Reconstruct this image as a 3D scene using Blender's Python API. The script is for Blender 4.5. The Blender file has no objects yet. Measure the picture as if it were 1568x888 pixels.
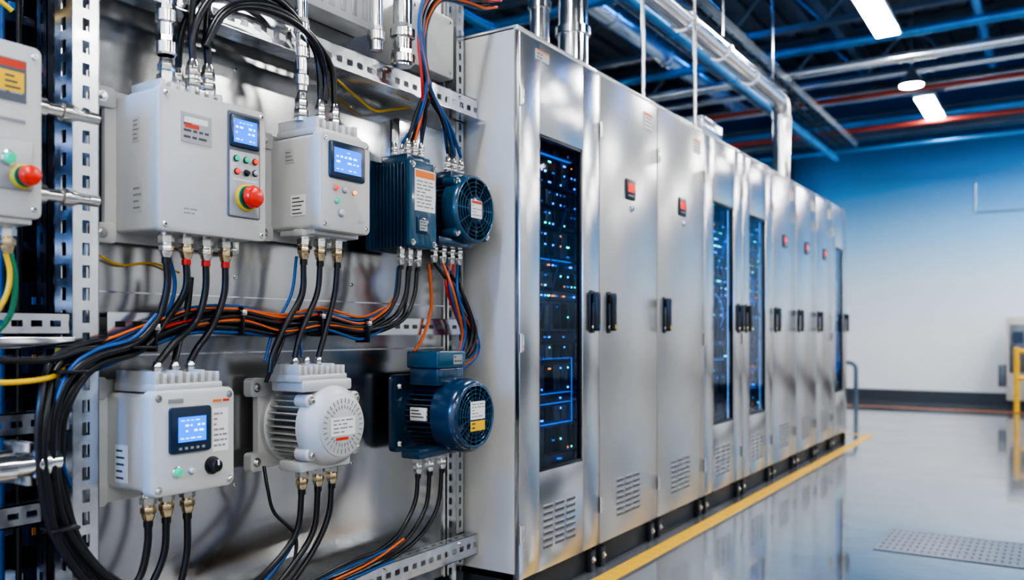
import bpy, bmesh, math, random
from mathutils import Vector, Matrix
random.seed(7)
scn = bpy.context.scene
COL = scn.collection

# ------------------------------------------------------------------ materials
def mat(name, col, rough=0.5, metal=0.0, emis=None, estr=0.0, var=0.0, vscale=8.0, bump=0.0,
        bscale=200.0, aniso=0.0, rvar=0.0, coat=0.0, stretch=(1, 1, 1), spec=0.5):
    m = bpy.data.materials.new(name)
    m.use_nodes = True
    nt = m.node_tree
    b = nt.nodes['Principled BSDF']
    b.inputs['Base Color'].default_value = (*col, 1)
    b.inputs['Roughness'].default_value = rough
    b.inputs['Metallic'].default_value = metal
    b.inputs['Specular IOR Level'].default_value = spec
    if coat:
        b.inputs['Coat Weight'].default_value = coat
        b.inputs['Coat Roughness'].default_value = 0.08
    if aniso:
        b.inputs['Anisotropic'].default_value = aniso
    if emis:
        b.inputs['Emission Color'].default_value = (*emis, 1)
        b.inputs['Emission Strength'].default_value = estr
    geo = nt.nodes.new('ShaderNodeNewGeometry')
    mp = nt.nodes.new('ShaderNodeMapping')
    mp.inputs['Scale'].default_value = stretch
    nt.links.new(geo.outputs['Position'], mp.inputs['Vector'])
    if var or rvar:
        n = nt.nodes.new('ShaderNodeTexNoise')
        n.inputs['Scale'].default_value = vscale
        n.inputs['Detail'].default_value = 5
        nt.links.new(mp.outputs[0], n.inputs['Vector'])
        if var:
            r = nt.nodes.new('ShaderNodeValToRGB')
            r.color_ramp.elements[0].position = 0.3
            r.color_ramp.elements[1].position = 0.7
            r.color_ramp.elements[0].color = (*[c * (1 - var) for c in col], 1)
            r.color_ramp.elements[1].color = (*[min(1, c * (1 + var)) for c in col], 1)
            nt.links.new(n.outputs['Fac'], r.inputs[0])
            nt.links.new(r.outputs[0], b.inputs['Base Color'])
        if rvar:
            q = nt.nodes.new('ShaderNodeMapRange')
            q.inputs['From Min'].default_value = 0.3
            q.inputs['From Max'].default_value = 0.7
            q.inputs['To Min'].default_value = max(0.02, rough - rvar)
            q.inputs['To Max'].default_value = rough + rvar
            nt.links.new(n.outputs['Fac'], q.inputs['Value'])
            nt.links.new(q.outputs[0], b.inputs['Roughness'])
    if bump:
        n2 = nt.nodes.new('ShaderNodeTexNoise')
        n2.inputs['Scale'].default_value = bscale
        n2.inputs['Detail'].default_value = 1
        nt.links.new(mp.outputs[0], n2.inputs['Vector'])
        bp = nt.nodes.new('ShaderNodeBump')
        bp.inputs['Strength'].default_value = bump
        bp.inputs['Distance'].default_value = 0.002
        nt.links.new(n2.outputs['Fac'], bp.inputs['Height'])
        nt.links.new(bp.outputs[0], b.inputs['Normal'])
    return m

M = {}
M['box'] = mat('powder_coat_light_grey', (0.52, 0.52, 0.505), 0.34, var=0.03, bump=0.12, bscale=500)
M['cast'] = mat('cast_aluminium_painted', (0.58, 0.58, 0.565), 0.36, 0.3, var=0.04, bump=0.3, bscale=300)
M['cab'] = mat('cabinet_paint_grey', (0.50, 0.50, 0.495), 0.26, 0.55, var=0.01)
M['steel'] = mat('stainless_door', (0.60, 0.61, 0.62), 0.25, 1.0, rvar=0.02, vscale=1.2, aniso=0.4)
M['panel'] = mat('brushed_backplate', (0.55, 0.55, 0.545), 0.22, 1.0, rvar=0.05, vscale=1.5, bump=0.7, bscale=2.6, stretch=(1, 1, 0.35))
M['zinc'] = mat('zinc_strut', (0.74, 0.76, 0.78), 0.22, 1.0, var=0.05, vscale=25, rvar=0.05)
M['chrome'] = mat('polished_conduit', (0.80, 0.81, 0.82), 0.12, 1.0, rvar=0.04, vscale=20)
M['brass'] = mat('nickel_brass', (0.62, 0.50, 0.32), 0.22, 1.0, rvar=0.05, vscale=50)
M['nickel'] = mat('nickel_gland', (0.74, 0.73, 0.70), 0.2, 1.0, rvar=0.05, vscale=50)
M['rubber'] = mat('black_cable_rubber', (0.010, 0.011, 0.014), 0.30, var=0.1, vscale=60)
M['black'] = mat('black_plastic', (0.012, 0.013, 0.015), 0.3, var=0.1, vscale=40)
M['dark'] = mat('dark_void', (0.008, 0.010, 0.013), 0.7, var=0.1, spec=0.1)
M['navy'] = mat('motor_navy_paint', (0.008, 0.042, 0.090), 0.22, 0.0, var=0.08, coat=0.5, bump=0.1, bscale=250)
M['teal'] = mat('motor_teal_paint', (0.010, 0.070, 0.130), 0.26, 0.0, var=0.08, coat=0.4)
M['guard'] = mat('fan_guard_wire', (0.025, 0.11, 0.20), 0.25, 0.3, var=0.08, coat=0.4)
M['bluec'] = mat('blue_cable', (0.006, 0.085, 0.28), 0.33, var=0.1)
M['orangec'] = mat('orange_cable', (0.72, 0.13, 0.015), 0.35, var=0.1)
M['redc'] = mat('red_cable', (0.55, 0.02, 0.01), 0.35, var=0.1)
M['yellowc'] = mat('yellow_cable', (0.80, 0.48, 0.02), 0.35, var=0.1)
M['greenc'] = mat('green_cable', (0.02, 0.22, 0.13), 0.35, var=0.1)
M['white'] = mat('label_white', (0.78, 0.78, 0.76), 0.4, var=0.03)
M['silverlab'] = mat('label_silver', (0.38, 0.39, 0.40), 0.35, 0.4, var=0.03)
M['ink'] = mat('label_ink', (0.08, 0.08, 0.09), 0.5, var=0.03)
M['greyink'] = mat('grey_ink', (0.26, 0.26, 0.27), 0.5, var=0.03)
M['redink'] = mat('label_red', (0.65, 0.05, 0.02), 0.4, var=0.03)
M['orangelab'] = mat('label_orange', (0.80, 0.20, 0.02), 0.4, var=0.03)
M['yellab'] = mat('label_yellow', (0.85, 0.50, 0.02), 0.4, var=0.03)
M['bezel'] = mat('bezel_blue_black', (0.015, 0.035, 0.065), 0.22, var=0.05)
M['ctrl'] = mat('control_fascia', (0.11, 0.12, 0.13), 0.35, var=0.05)
M['screen'] = mat('screen_blue', (0.0, 0.05, 0.3), 0.1, emis=(0.004, 0.15, 0.95), estr=2.0, var=0.05)
M['glyph'] = mat('screen_glyph', (0.3, 0.7, 1), 0.2, emis=(0.22, 0.68, 1.0), estr=2.6, var=0.02)
M['redbtn'] = mat('estop_red', (0.80, 0.03, 0.008), 0.25, coat=0.4, var=0.04)
M['greenled'] = mat('led_green', (0.0, 0.30, 0.17), 0.2, emis=(0.0, 0.8, 0.42), estr=0.45, var=0.02)
M['redled'] = mat('led_red', (0.7, 0.04, 0.015), 0.2, emis=(1, 0.05, 0.015), estr=0.8, var=0.02)
M['orled'] = mat('led_orange', (0.7, 0.2, 0.02), 0.2, emis=(1, 0.3, 0.05), estr=2.0, var=0.02)
M['cyanled'] = mat('led_cyan', (0, 0.6, 0.8), 0.2, emis=(0.02, 0.55, 1.0), estr=5.5, var=0.02)
M['tealled'] = mat('led_teal', (0, 0.6, 0.5), 0.2, emis=(0.02, 0.9, 0.6), estr=4.5, var=0.02)
M['blueled'] = mat('led_blue', (0, 0.2, 0.8), 0.2, emis=(0.01, 0.22, 1.0), estr=4.5, var=0.02)
M['dimled'] = mat('led_blue_dim', (0, 0.1, 0.4), 0.2, emis=(0.01, 0.18, 0.85), estr=1.2, var=0.02)
M['rackglow'] = mat('added_rack_glow', (0.2, 0.3, 0.5), 0.2, emis=(0.15, 0.42, 1.0), estr=2.0, var=0.02)
M['srv'] = mat('server_face', (0.04, 0.052, 0.07), 0.35, 0.5, var=0.2, vscale=20)
M['srv2'] = mat('server_face_light', (0.16, 0.18, 0.21), 0.35, 0.6, var=0.2, vscale=20)
M['plinth'] = mat('plinth_dark', (0.03, 0.036, 0.045), 0.45, var=0.1)
M['yellow'] = mat('yellow_line_paint', (0.80, 0.47, 0.04), 0.35, var=0.12, vscale=25)
M['deck'] = mat('ceiling_deck', (0.13, 0.155, 0.18), 0.6, var=0.2, vscale=2)
M['beam'] = mat('beam_blue_grey', (0.14, 0.20, 0.26), 0.4, 0.4, var=0.2, vscale=3)
M['redpipe'] = mat('sprinkler_red', (0.36, 0.055, 0.035), 0.35, var=0.1)
M['bluepipe'] = mat('blue_service_pipe', (0.06, 0.30, 0.66), 0.25, 0.5, var=0.15, vscale=5)
M['duct'] = mat('galvanised_duct', (0.62, 0.69, 0.75), 0.22, 0.9, var=0.12, vscale=4)
M['lamp'] = mat('lamp_diffuser', (1, 1, 1), 0.4, emis=(1.0, 0.985, 0.96), estr=62, var=0.01)
M['blueglow'] = mat('added_blue_tube_glow', (0.1, 0.4, 1), 0.4, emis=(0.02, 0.28, 1.0), estr=65, var=0.01)
M['base'] = mat('baseboard_charcoal', (0.05, 0.065, 0.085), 0.4, var=0.05)
M['wallw'] = mat('wall_side_paint', (0.07, 0.085, 0.11), 0.6, var=0.03)
M['walld'] = mat('wall_left_dark', (0.09, 0.15, 0.22), 0.6, var=0.1, vscale=1)
M['concretegrate'] = mat('grate_recess', (0.14, 0.15, 0.165), 0.3, 0.2, var=0.1)
M['gratebar'] = mat('grate_bars', (0.27, 0.29, 0.32), 0.28, 0.6, var=0.1)

def glass():
    m = bpy.data.materials.new('tinted_glass')
    m.use_nodes = True
    nt = m.node_tree
    nt.nodes.clear()
    o = nt.nodes.new('ShaderNodeOutputMaterial')
    t = nt.nodes.new('ShaderNodeBsdfTransparent')
    t.inputs[0].default_value = (0.66, 0.74, 0.82, 1)
    g = nt.nodes.new('ShaderNodeBsdfGlossy')
    g.inputs['Roughness'].default_value = 0.03
    g.inputs['Color'].default_value = (0.75, 0.85, 1, 1)
    f = nt.nodes.new('ShaderNodeFresnel')
    f.inputs[0].default_value = 1.33
    x = nt.nodes.new('ShaderNodeMixShader')
    nt.links.new(f.outputs[0], x.inputs[0])
    nt.links.new(t.outputs[0], x.inputs[1])
    nt.links.new(g.outputs[0], x.inputs[2])
    nt.links.new(x.outputs[0], o.inputs[0])
    return m
M['glass'] = glass()

def wall_wash_ramp():  # blue light wash fading down the wall, painted into base colour by height
    m = mat('wall_painted_blue_wash', (0.8, 0.8, 0.8), 0.55)
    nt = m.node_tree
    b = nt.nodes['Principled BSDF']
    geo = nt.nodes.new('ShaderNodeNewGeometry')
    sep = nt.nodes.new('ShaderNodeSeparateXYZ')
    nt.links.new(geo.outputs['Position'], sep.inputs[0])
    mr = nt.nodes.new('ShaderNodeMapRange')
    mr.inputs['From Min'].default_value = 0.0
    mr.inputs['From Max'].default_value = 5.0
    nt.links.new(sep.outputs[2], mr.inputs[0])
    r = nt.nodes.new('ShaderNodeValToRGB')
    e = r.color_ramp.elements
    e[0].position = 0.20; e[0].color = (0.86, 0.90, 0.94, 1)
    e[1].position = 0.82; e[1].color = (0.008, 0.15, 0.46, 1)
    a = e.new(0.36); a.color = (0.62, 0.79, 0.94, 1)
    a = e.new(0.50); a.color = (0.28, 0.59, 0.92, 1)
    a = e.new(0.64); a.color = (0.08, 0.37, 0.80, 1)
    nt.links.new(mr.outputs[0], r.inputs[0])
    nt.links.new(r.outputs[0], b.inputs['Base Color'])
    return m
M['wallb'] = wall_wash_ramp()

def floor_mat():
    m = mat('polished_concrete', (0.2, 0.22, 0.24), 0.14)
    nt = m.node_tree
    b = nt.nodes['Principled BSDF']
    geo = nt.nodes.new('ShaderNodeNewGeometry')
    n = nt.nodes.new('ShaderNodeTexNoise'); n.inputs['Scale'].default_value = 1.6; n.inputs['Detail'].default_value = 8
    nt.links.new(geo.outputs['Position'], n.inputs['Vector'])
    r = nt.nodes.new('ShaderNodeValToRGB')
    r.color_ramp.elements[0].position = 0.3; r.color_ramp.elements[0].color = (0.12, 0.125, 0.135, 1)
    r.color_ramp.elements[1].position = 0.7; r.color_ramp.elements[1].color = (0.23, 0.238, 0.248, 1)
    nt.links.new(n.outputs['Fac'], r.inputs[0])
    nt.links.new(r.outputs[0], b.inputs['Base Color'])
    q = nt.nodes.new('ShaderNodeMapRange')
    q.inputs['From Min'].default_value = 0.3; q.inputs['From Max'].default_value = 0.7
    q.inputs['To Min'].default_value = 0.05; q.inputs['To Max'].default_value = 0.20
    nt.links.new(n.outputs['Fac'], q.inputs['Value'])
    nt.links.new(q.outputs[0], b.inputs['Roughness'])
    n3 = nt.nodes.new('ShaderNodeTexNoise'); n3.inputs['Scale'].default_value = 4
    nt.links.new(geo.outputs['Position'], n3.inputs['Vector'])
    bp = nt.nodes.new('ShaderNodeBump'); bp.inputs['Strength'].default_value = 0.35; bp.inputs['Distance'].default_value = 0.006
    nt.links.new(n3.outputs['Fac'], bp.inputs['Height'])
    nt.links.new(bp.outputs[0], b.inputs['Normal'])
    b.inputs['Specular IOR Level'].default_value = 0.8
    b.inputs['Coat Weight'].default_value = 0.8
    b.inputs['Coat Roughness'].default_value = 0.04
    b.inputs['Coat IOR'].default_value = 1.7
    return m
M['floor'] = floor_mat()

# ------------------------------------------------------------------ mesh builder
class Ob:
    def __init__(s, name):
        s.name = name; s.bm = bmesh.new(); s.mats = []
    def mi(s, k):
        if k not in s.mats: s.mats.append(k)
        return s.mats.index(k)
    def add(s, tb, k, smooth=True):
        i = s.mi(k)
        for f in tb.faces:
            f.material_index = i; f.smooth = smooth
        me = bpy.data.meshes.new('t'); tb.to_mesh(me); tb.free()
        s.bm.from_mesh(me); bpy.data.meshes.remove(me)
    def box(s, x0, x1, y0, y1, z0, z1, k, bev=0.0, seg=2):
        tb = bmesh.new()
        bmesh.ops.create_cube(tb, size=1)
        bmesh.ops.scale(tb, vec=(abs(x1-x0), abs(y1-y0), abs(z1-z0)), verts=tb.verts)
        bmesh.ops.translate(tb, vec=((x0+x1)/2, (y0+y1)/2, (z0+z1)/2), verts=tb.verts)
        if bev:
            bmesh.ops.bevel(tb, geom=list(tb.edges), offset=bev, segments=seg, profile=0.5, affect='EDGES')
        s.add(tb, k)
    def quad_x(s, x, y0, y1, z0, z1, k):
        tb = bmesh.new()
        tb.faces.new([tb.verts.new(p) for p in ((x, y0, z0), (x, y1, z0), (x, y1, z1), (x, y0, z1))])
        s.add(tb, k)
    def lathe(s, p, d, prof, k, seg=32, cap=True):
        """prof: list of (distance along d, radius)"""
        p = Vector(p); d = Vector(d).normalized()
        q = d.to_track_quat('Z', 'Y').to_matrix()
        tb = bmesh.new(); rings = []
        for (h, r) in prof:
            rings.append([tb.verts.new(p + q @ Vector((r*math.cos(2*math.pi*i/seg), r*math.sin(2*math.pi*i/seg), h))) for i in range(seg)])
        for a, b in zip(rings, rings[1:]):
            for i in range(seg):
                tb.faces.new((a[i], a[(i+1) % seg], b[(i+1) % seg], b[i]))
        if cap:
            tb.faces.new(list(reversed(rings[0]))); tb.faces.new(rings[-1])
        s.add(tb, k)
    def cyl(s, p0, p1, r, k, seg=20, ch=0.0):
        p0 = Vector(p0); p1 = Vector(p1); L = (p1-p0).length
        prof = [(0, r), (L, r)] if not ch else [(0, r-ch), (ch, r), (L-ch, r), (L, r-ch)]
        s.lathe(p0, p1-p0, prof, k, seg)
    def tube(s, pts, r, k, seg=12):
        pts = [Vector(p) for p in pts]; tb = bmesh.new(); rings = []
        up = None
        for i, p in enumerate(pts):
            d = (pts[min(i+1, len(pts)-1)] - pts[max(i-1, 0)]).normalized()
            if up is None:
                up = Vector((0, 0, 1)) if abs(d.z) < 0.9 else Vector((1, 0, 0))
            a = d.cross(up).normalized(); b = a.cross(d).normalized(); up = b
            rings.append([tb.verts.new(p + r*(math.cos(2*math.pi*j/seg)*a + math.sin(2*math.pi*j/seg)*b)) for j in range(seg)])
        for a, b in zip(rings, rings[1:]):
            for i in range(seg):
                tb.faces.new((a[i], a[(i+1) % seg], b[(i+1) % seg], b[i]))
        tb.faces.new(list(reversed(rings[0]))); tb.faces.new(rings[-1])
        bmesh.ops.recalc_face_normals(tb, faces=tb.faces)
        s.add(tb, k)
    def rbox(s, x0, x1, y0, y1, z0, z1, rad, k, bev=0.004, seg=6):
        """rounded-rectangle (in YZ) prism along X with softened front edge"""
        tb = bmesh.new(); pts = []
        for (cy, cz, a0) in ((y1-rad, z1-rad, 0), (y0+rad, z1-rad, 90), (y0+rad, z0+rad, 180), (y1-rad, z0+rad, 270)):
            for i in range(seg+1):
                a = math.radians(a0 + 90*i/seg)
                pts.append((cy + rad*math.cos(a), cz + rad*math.sin(a)))
        cy, cz = (y0+y1)/2, (z0+z1)/2
        w, h = (y1-y0)/2, (z1-z0)/2
        def ring(x, ins):
            return [tb.verts.new((x, cy+(y-cy)*(1-ins/w), cz+(z-cz)*(1-ins/h))) for y, z in pts]
        rs = [ring(x0, 0), ring(x1-bev, 0), ring(x1-bev*0.3, bev*0.3), ring(x1, bev)]
        n = len(pts)
        for a, b in zip(rs, rs[1:]):
            for i in range(n):
                tb.faces.new((a[i], a[(i+1) % n], b[(i+1) % n], b[i]))
        tb.faces.new(list(reversed(rs[0]))); tb.faces.new(rs[-1])
        s.add(tb, k)
    def done(s):
        me = bpy.data.meshes.new(s.name)
        vs = s.bm.verts
        lo = Vector((min(v.co.x for v in vs), min(v.co.y for v in vs), min(v.co.z for v in vs)))
        hi = Vector((max(v.co.x for v in vs), max(v.co.y for v in vs), max(v.co.z for v in vs)))
        o = Vector(((lo.x+hi.x)/2, (lo.y+hi.y)/2, lo.z))
        bmesh.ops.translate(s.bm, vec=-o, verts=vs)
        s.bm.to_mesh(me); s.bm.free()
        me.set_sharp_from_angle(angle=math.radians(38))
        for k in s.mats: me.materials.append(M[k])
        ob = bpy.data.objects.new(s.name, me); ob.location = o
        COL.objects.link(ob)
        return ob

def hexbolt(o, p, d, r=0.009, k='nickel'):
    p = Vector(p); d = Vector(d)
    o.lathe(p, d, [(0, r*1.5), (r*0.25, r*1.5)], k, 16)
    o.lathe(p + d*r*0.25, d, [(0, r), (r*0.7, r), (r*0.9, r*0.8)], k, 6)
def screw(o, p, d, r=0.006, k='nickel'):
    p = Vector(p); d = Vector(d)
    o.lathe(p, d, [(0, r), (r*0.3, r), (r*0.6, r*0.75)], k, 14)
    o.lathe(p + d*r*0.6, d, [(0, r*0.4), (0.0004, r*0.4)], 'black', 6)

def gland(o, x, y, z, s, r=0.017, L=0.075, ring=None, k='nickel', k2=None):
    """cable gland pointing up (s=1) or down (s=-1) from z"""
    k2 = k2 or k
    d = (0, 0, s)
    o.lathe((x, y, z), d, [(0, r*0.95), (L*0.12, r*0.95)], k, 24)
    o.lathe((x, y, z+s*L*0.12), d, [(0, r), (L*0.02, r*1.08), (L*0.26, r*1.08), (L*0.28, r)], k, 6)
    o.lathe((x, y, z+s*L*0.40), d, [(0, r*0.75), (L*0.1, r*0.75)], k2, 24)
    o.lathe((x, y, z+s*L*0.50), d, [(0, r*0.95), (L*0.03, r*1.0), (L*0.22, r*1.0), (L*0.25, r*0.9)], k2, 6)
    o.lathe((x, y, z+s*L*0.75), d, [(0, r*0.85), (L*0.15, r*0.75), (L*0.25, r*0.55)], k2, 24)
    if ring:
        o.lathe((x, y, z+s*L*1.0), d, [(0, r*0.62), (L*0.22, r*0.62)], ring, 20)

def label(o, x, y0, y1, z0, z1, k='white', rows=5, head=None, ink='ink'):
    o.box(x-0.0005, x+0.001, y0, y1, z0, z1, k)
    h = z1-z0; w = y1-y0; top = z1-h*0.08
    if head:
        o.box(x+0.0009, x+0.0014, y0+w*0.03, y1-w*0.03, z1-h*0.20, z1-h*0.03, head); top = z1-h*0.25
    step = (top-z0-h*0.06)/rows
    for i in range(rows):
        zz = top-step*(i+0.6); a = y0+w*0.08
        while a < y1-w*0.2:
            b = min(a + w*random.uniform(0.12, 0.35), y1-w*0.08)
            o.box(x+0.0009, x+0.0013, a, b, zz, zz+step*0.38, ink)
            a = b + w*0.06
            if random.random() < 0.18: break

def label_side(o, y, x0, x1, z0, z1, k='white', rows=4, ink='ink'):
    o.box(x0, x1, y-0.001, y+0.0005, z0, z1, k)
    st = (z1-z0)/(rows+0.5)
    for i in range(rows):
        zz = z1 - st*(i+1)
        o.box(x0+(x1-x0)*0.1, x0+(x1-x0)*random.uniform(0.6, 0.9), y-0.0014, y-0.0009, zz, zz+st*0.3, ink)

def screen(o, x, by0, by1, bz0, bz1, y0, y1, z0, z1, depth=0.006):
    o.rbox(x-0.001, x+depth, by0, by1, bz0, bz1, 0.008, 'bezel', 0.002)
    xs = x+depth
    o.box(xs-0.001, xs+0.0006, y0, y1, z0, z1, 'screen')
    w = y1-y0; h = z1-z0
    for r_, (zz, hh) in enumerate(((0.84, 0.04), (0.62, 0.09), (0.40, 0.09), (0.12, 0.05))):
        a = y0+w*0.08
        while a < y1-w*0.15:
            b = min(a + w*random.uniform(0.06, 0.16), y1-w*0.06)
            if random.random() < 0.75:
                o.box(xs, xs+0.0011, a, b, z0+h*zz, z0+h*(zz+hh*random.uniform(0.6, 1)), 'glyph')
            a = b + w*0.07

def button(o, x, y, z, r, k, ring='nickel', h=0.008):
    o.lathe((x, y, z), (1, 0, 0), [(0, r*1.35), (h*0.3, r*1.35), (h*0.45, r*1.15)], ring, 20)
    o.lathe((x+h*0.3, y, z), (1, 0, 0), [(0, r), (h*0.7, r), (h, r*0.75)], k, 20)

def estop(o, x, y, z, r=0.03):
    o.lathe((x, y, z), (1, 0, 0), [(0, r*1.12), (0.006, r*1.12), (0.008, r*1.0)], 'yellowc', 32)
    o.lathe((x+0.007, y, z), (1, 0, 0), [(0, r*0.98), (0.004, r*0.95)], 'greenc', 32)
    o.lathe((x+0.010, y, z), (1, 0, 0), [(0, r*0.72), (0.014, r*0.68)], 'black', 32)
    o.lathe((x+0.020, y, z), (1, 0, 0), [(0, r*0.80), (0.003, r*0.93), (0.012, r*0.93), (0.019, r*0.80), (0.022, r*0.5), (0.0225, 0.001)], 'redbtn', 32)

def fincap(o, x0, x1, y0, y1, z, h, n, k='cast'):
    """ribbed cast gland chamber"""
    o.box(x0, x1, y0, y1, z, z+h*0.45, k, 0.004)
    st = (y1-y0)/n
    for i in range(n):
        a = y0+st*i
        o.box(x0+0.004, x1-0.002, a+st*0.12, a+st*0.62, z+h*0.3, z+h*(1.0 if i % 3 else 1.12), k, 0.002)
    o.box(x0+0.02, x1-0.02, y0+0.01, y1-0.01, z+h*0.4, z+h*0.9, k, 0.002)

def lugplate(o, x, y0, y1, z0, z1, k='cast', lug=0.03, t=0.014):
    o.rbox(x, x+t, y0, y1, z0, z1, 0.012, k, 0.003)
    for yy, zz in ((y0, z1-0.02), (y1, z1-0.02), (y0, z0+0.02), (y1, z0+0.02)):
        o.rbox(x-0.004, x+t+0.006, yy-lug, yy+lug, zz-lug*0.9, zz+lug*0.9, 0.012, k, 0.003)
        hexbolt(o, (x+t+0.006, yy+(-0.01 if yy == y0 else 0.01), zz), (1, 0, 0), 0.009)

XP = -0.30      # back plate plane
# ------------------------------------------------------------------ struts
def strut(name, axis, a0, a1, c, w, x, depth, pitch=0.05, side=True, rows=1, edge=0.36):
    """slotted channel; axis 'y' or 'z'. front face at x, centre coordinate c, width w"""
    o = Ob(name)
    t = 0.003
    def bx(x0, x1, l0, l1, w0, w1):
        if axis == 'y': o.box(x0, x1, l0, l1, w0, w1, 'zinc')
        else: o.box(x0, x1, w0, w1, l0, l1, 'zinc')
    def face(l0, l1, w0, w1, fx):
        sw = (w1-w0); m = sw*edge
        fx(l0, l1, w0, w0+m); fx(l0, l1, w1-m, w1)
        a = l0
        while a < l1:
            fx(a, min(a+pitch*0.42, l1), w0+m, w1-m); a += pitch
    ww = w/rows
    for r in range(rows):
        face(a0, a1, c-w/2+ww*r, c-w/2+ww*(r+1), lambda l0, l1, p, q: bx(x-t, x, l0, l1, p, q))
    for sgn in (-1, 1):
        cc = c+sgn*w/2
        e0, e1 = (cc-t, cc) if sgn > 0 else (cc, cc+t)
        if side:
            lo, hi = x-depth, x
            m = depth*0.36
            bx(lo, lo+m, a0, a1, e0, e1); bx(hi-m, hi, a0, a1, e0, e1)
            a = a0
            while a < a1:
                bx(lo+m, hi-m, a, min(a+pitch*0.42, a1), e0, e1); a += pitch
        else:
            bx(x-depth, x, a0, a1, e0, e1)
        bx(x-depth, x-depth+t, a0, a1, cc-(0.012 if sgn > 0 else 0), cc+(0 if sgn > 0 else 0.012))
    return o

o = strut('strut_channel', 'z', 0.0, 2.60, 1.112, 0.064, -0.195, 0.075, 0.052); o.done()
o = strut('strut_channel', 'z', 0.0, 2.60, 0.83, 0.05, -0.33, 0.05, 0.052); o.done()
o = strut('strut_channel', 'z', 0.0, 2.60, 1.21, 0.05, -0.50, 0.05, 0.052); o.done()
o = strut('strut_channel', 'z', 0.0, 2.45, 2.632, 0.05, -0.240, 0.055, 0.045); o.done()
for zc, w, sd in ((1.895, 0.085, False), (1.06, 0.058, False), (0.225, 0.08, True)):
    o = strut('strut_rail', 'y', 1.16, 2.672, zc, w, -0.188, 0.048, 0.046, side=sd, rows=1, edge=0.38)
    if zc > 1.5:
        o.box(-0.188, -0.150, 1.16, 2.672, zc-w/2-.003, zc-w/2, 'zinc')
    yy = 1.3
    while yy < 2.7:
        hexbolt(o, (-0.188, yy, zc+w*.3), (1, 0, 0), 0.006); yy += 0.42
    o.done()
for zc in (1.06, 0.84, 0.62, 1.99):
    o = strut('strut_rail', 'y', 0.30, 1.075, zc, 0.05, -0.20 if zc != 0.62 else -0.3, 0.045, 0.042, side=True); o.done()
o = Ob('busbar_strip'); o.box(-0.185, -0.176, 0.3, 1.075, 1.005, 1.03, 'chrome', 0.002); o.done()

# back plate with folded rim, seams, standing frame
o = Ob('equipment_backplate')
o.box(XP-0.004, XP, 1.15, 2.60, 0.10, 2.45, 'panel', 0.002)
o.box(XP, XP+0.012, 1.15, 1.158, 0.10, 2.45, 'panel')
o.box(XP, XP+0.012, 2.59, 2.60, 0.10, 2.45, 'panel')
for zz in (0.98, 1.14):
    o.box(XP, XP+0.003, 1.16, 2.59, zz, zz+0.004, 'zinc')
for zz in (0.15, 0.6, 1.2, 1.8, 2.3):
    for yy in (1.18, 1.62, 2.1, 2.56):
        screw(o, (XP, yy, zz), (1, 0, 0), 0.006)
o.box(XP-0.05, XP-0.004, 1.2, 1.25, 0, 2.4, 'zinc'); o.box(XP-0.05, XP-0.004, 2.5, 2.55, 0, 2.4, 'zinc')
o.done()
# relay bay seen past the left end of the back plate
o = Ob('relay_bay_enclosure')
o.box(-0.86, -0.84, 0.2, 2.0, 0, 2.6, 'dark')
for i in range(16):
    o.box(-0.72, -0.69, 0.5, 1.6, 0.18+i*0.155, 0.205+i*0.155, 'zinc', 0.002)
    for j in range(9):
        if (i*5+j*3) % 7 < 4:
            yy = 0.95+j*.062
            o.box(-0.69, -0.62, yy, yy+.054, 0.155+i*0.155, 0.245+i*0.155, ('srv2', 'srv', 'black', 'box')[(i+j*2) % 4 if (i+j) % 3 else 1], 0.004)
            o.box(-0.62, -0.615, yy+.012, yy+.04, 0.185+i*0.155, 0.205+i*0.155, ('bluepipe', 'silverlab', 'orangelab')[(i*j) % 3])
for i, k_ in enumerate(('rubber', 'bluec', 'rubber')): o.cyl((-0.45-.02*(i % 2), 1.03+.03*i, 0.0), (-0.45-.02*(i % 2), 1.03+.03*i, 2.6), 0.007, k_, 10)
o.done()

# trunking box & junction cover up top
o = Ob('cable_trunking')
o.box(-0.298, -0.205, 1.16, 2.12, 2.035, 2.16, 'box', 0.004)
o.box(-0.21, -0.200, 1.16, 2.12, 2.15, 2.165, 'box', 0.002)
for i in range(18): o.box(-0.206, -0.2035, 1.2+i*.05, 1.225+i*.05, 2.06, 2.135, 'silverlab', .001)
o.done()
o = Ob('junction_cover')
o.rbox(-0.299, -0.235, 2.33, 2.585, 2.0, 2.23, 0.008, 'box', 0.005)
for yy in (2.35, 2.56):
    for zz in (2.02, 2.21): screw(o, (-0.235, yy, zz), (1, 0, 0), 0.006)
o.box(-0.299, -0.26, 2.30, 2.58, 1.62, 1.80, 'zinc', 0.003)
o.done()

def conduit(name, y, x, z0, z1, r, ribs=()):
    o = Ob(name)
    o.cyl((x, y, z0), (x, y, z1), r, 'chrome', 28)
    for zr in ribs:
        o.lathe((x, y, zr), (0, 0, 1), [(0, r*1.08), (0.004, r*1.3), (0.03, r*1.3), (0.034, r*1.08)], 'nickel', 28)
        o.lathe((x, y, zr+0.034), (0, 0, 1), [(0, r*1.2), (0.012, r*1.2)], 'chrome', 6)
    return o
o = conduit('steel_conduit', 1.29, -0.15, 1.722, 2.45, 0.020, (1.722, 1.80, 1.93)); o.done()
o = conduit('steel_conduit', 1.725, -0.14, 1.737, 2.10, 0.018, (1.75, 1.83, 1.90)); o.done()
o = conduit('steel_conduit', 2.18, -0.145, 1.93, 2.45, 0.032, (1.935, 2.02, 2.20)); o.done()
o = conduit('steel_conduit', 2.06, -0.155, 1.95, 2.45, 0.022, (1.98,)); o.done()

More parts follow.
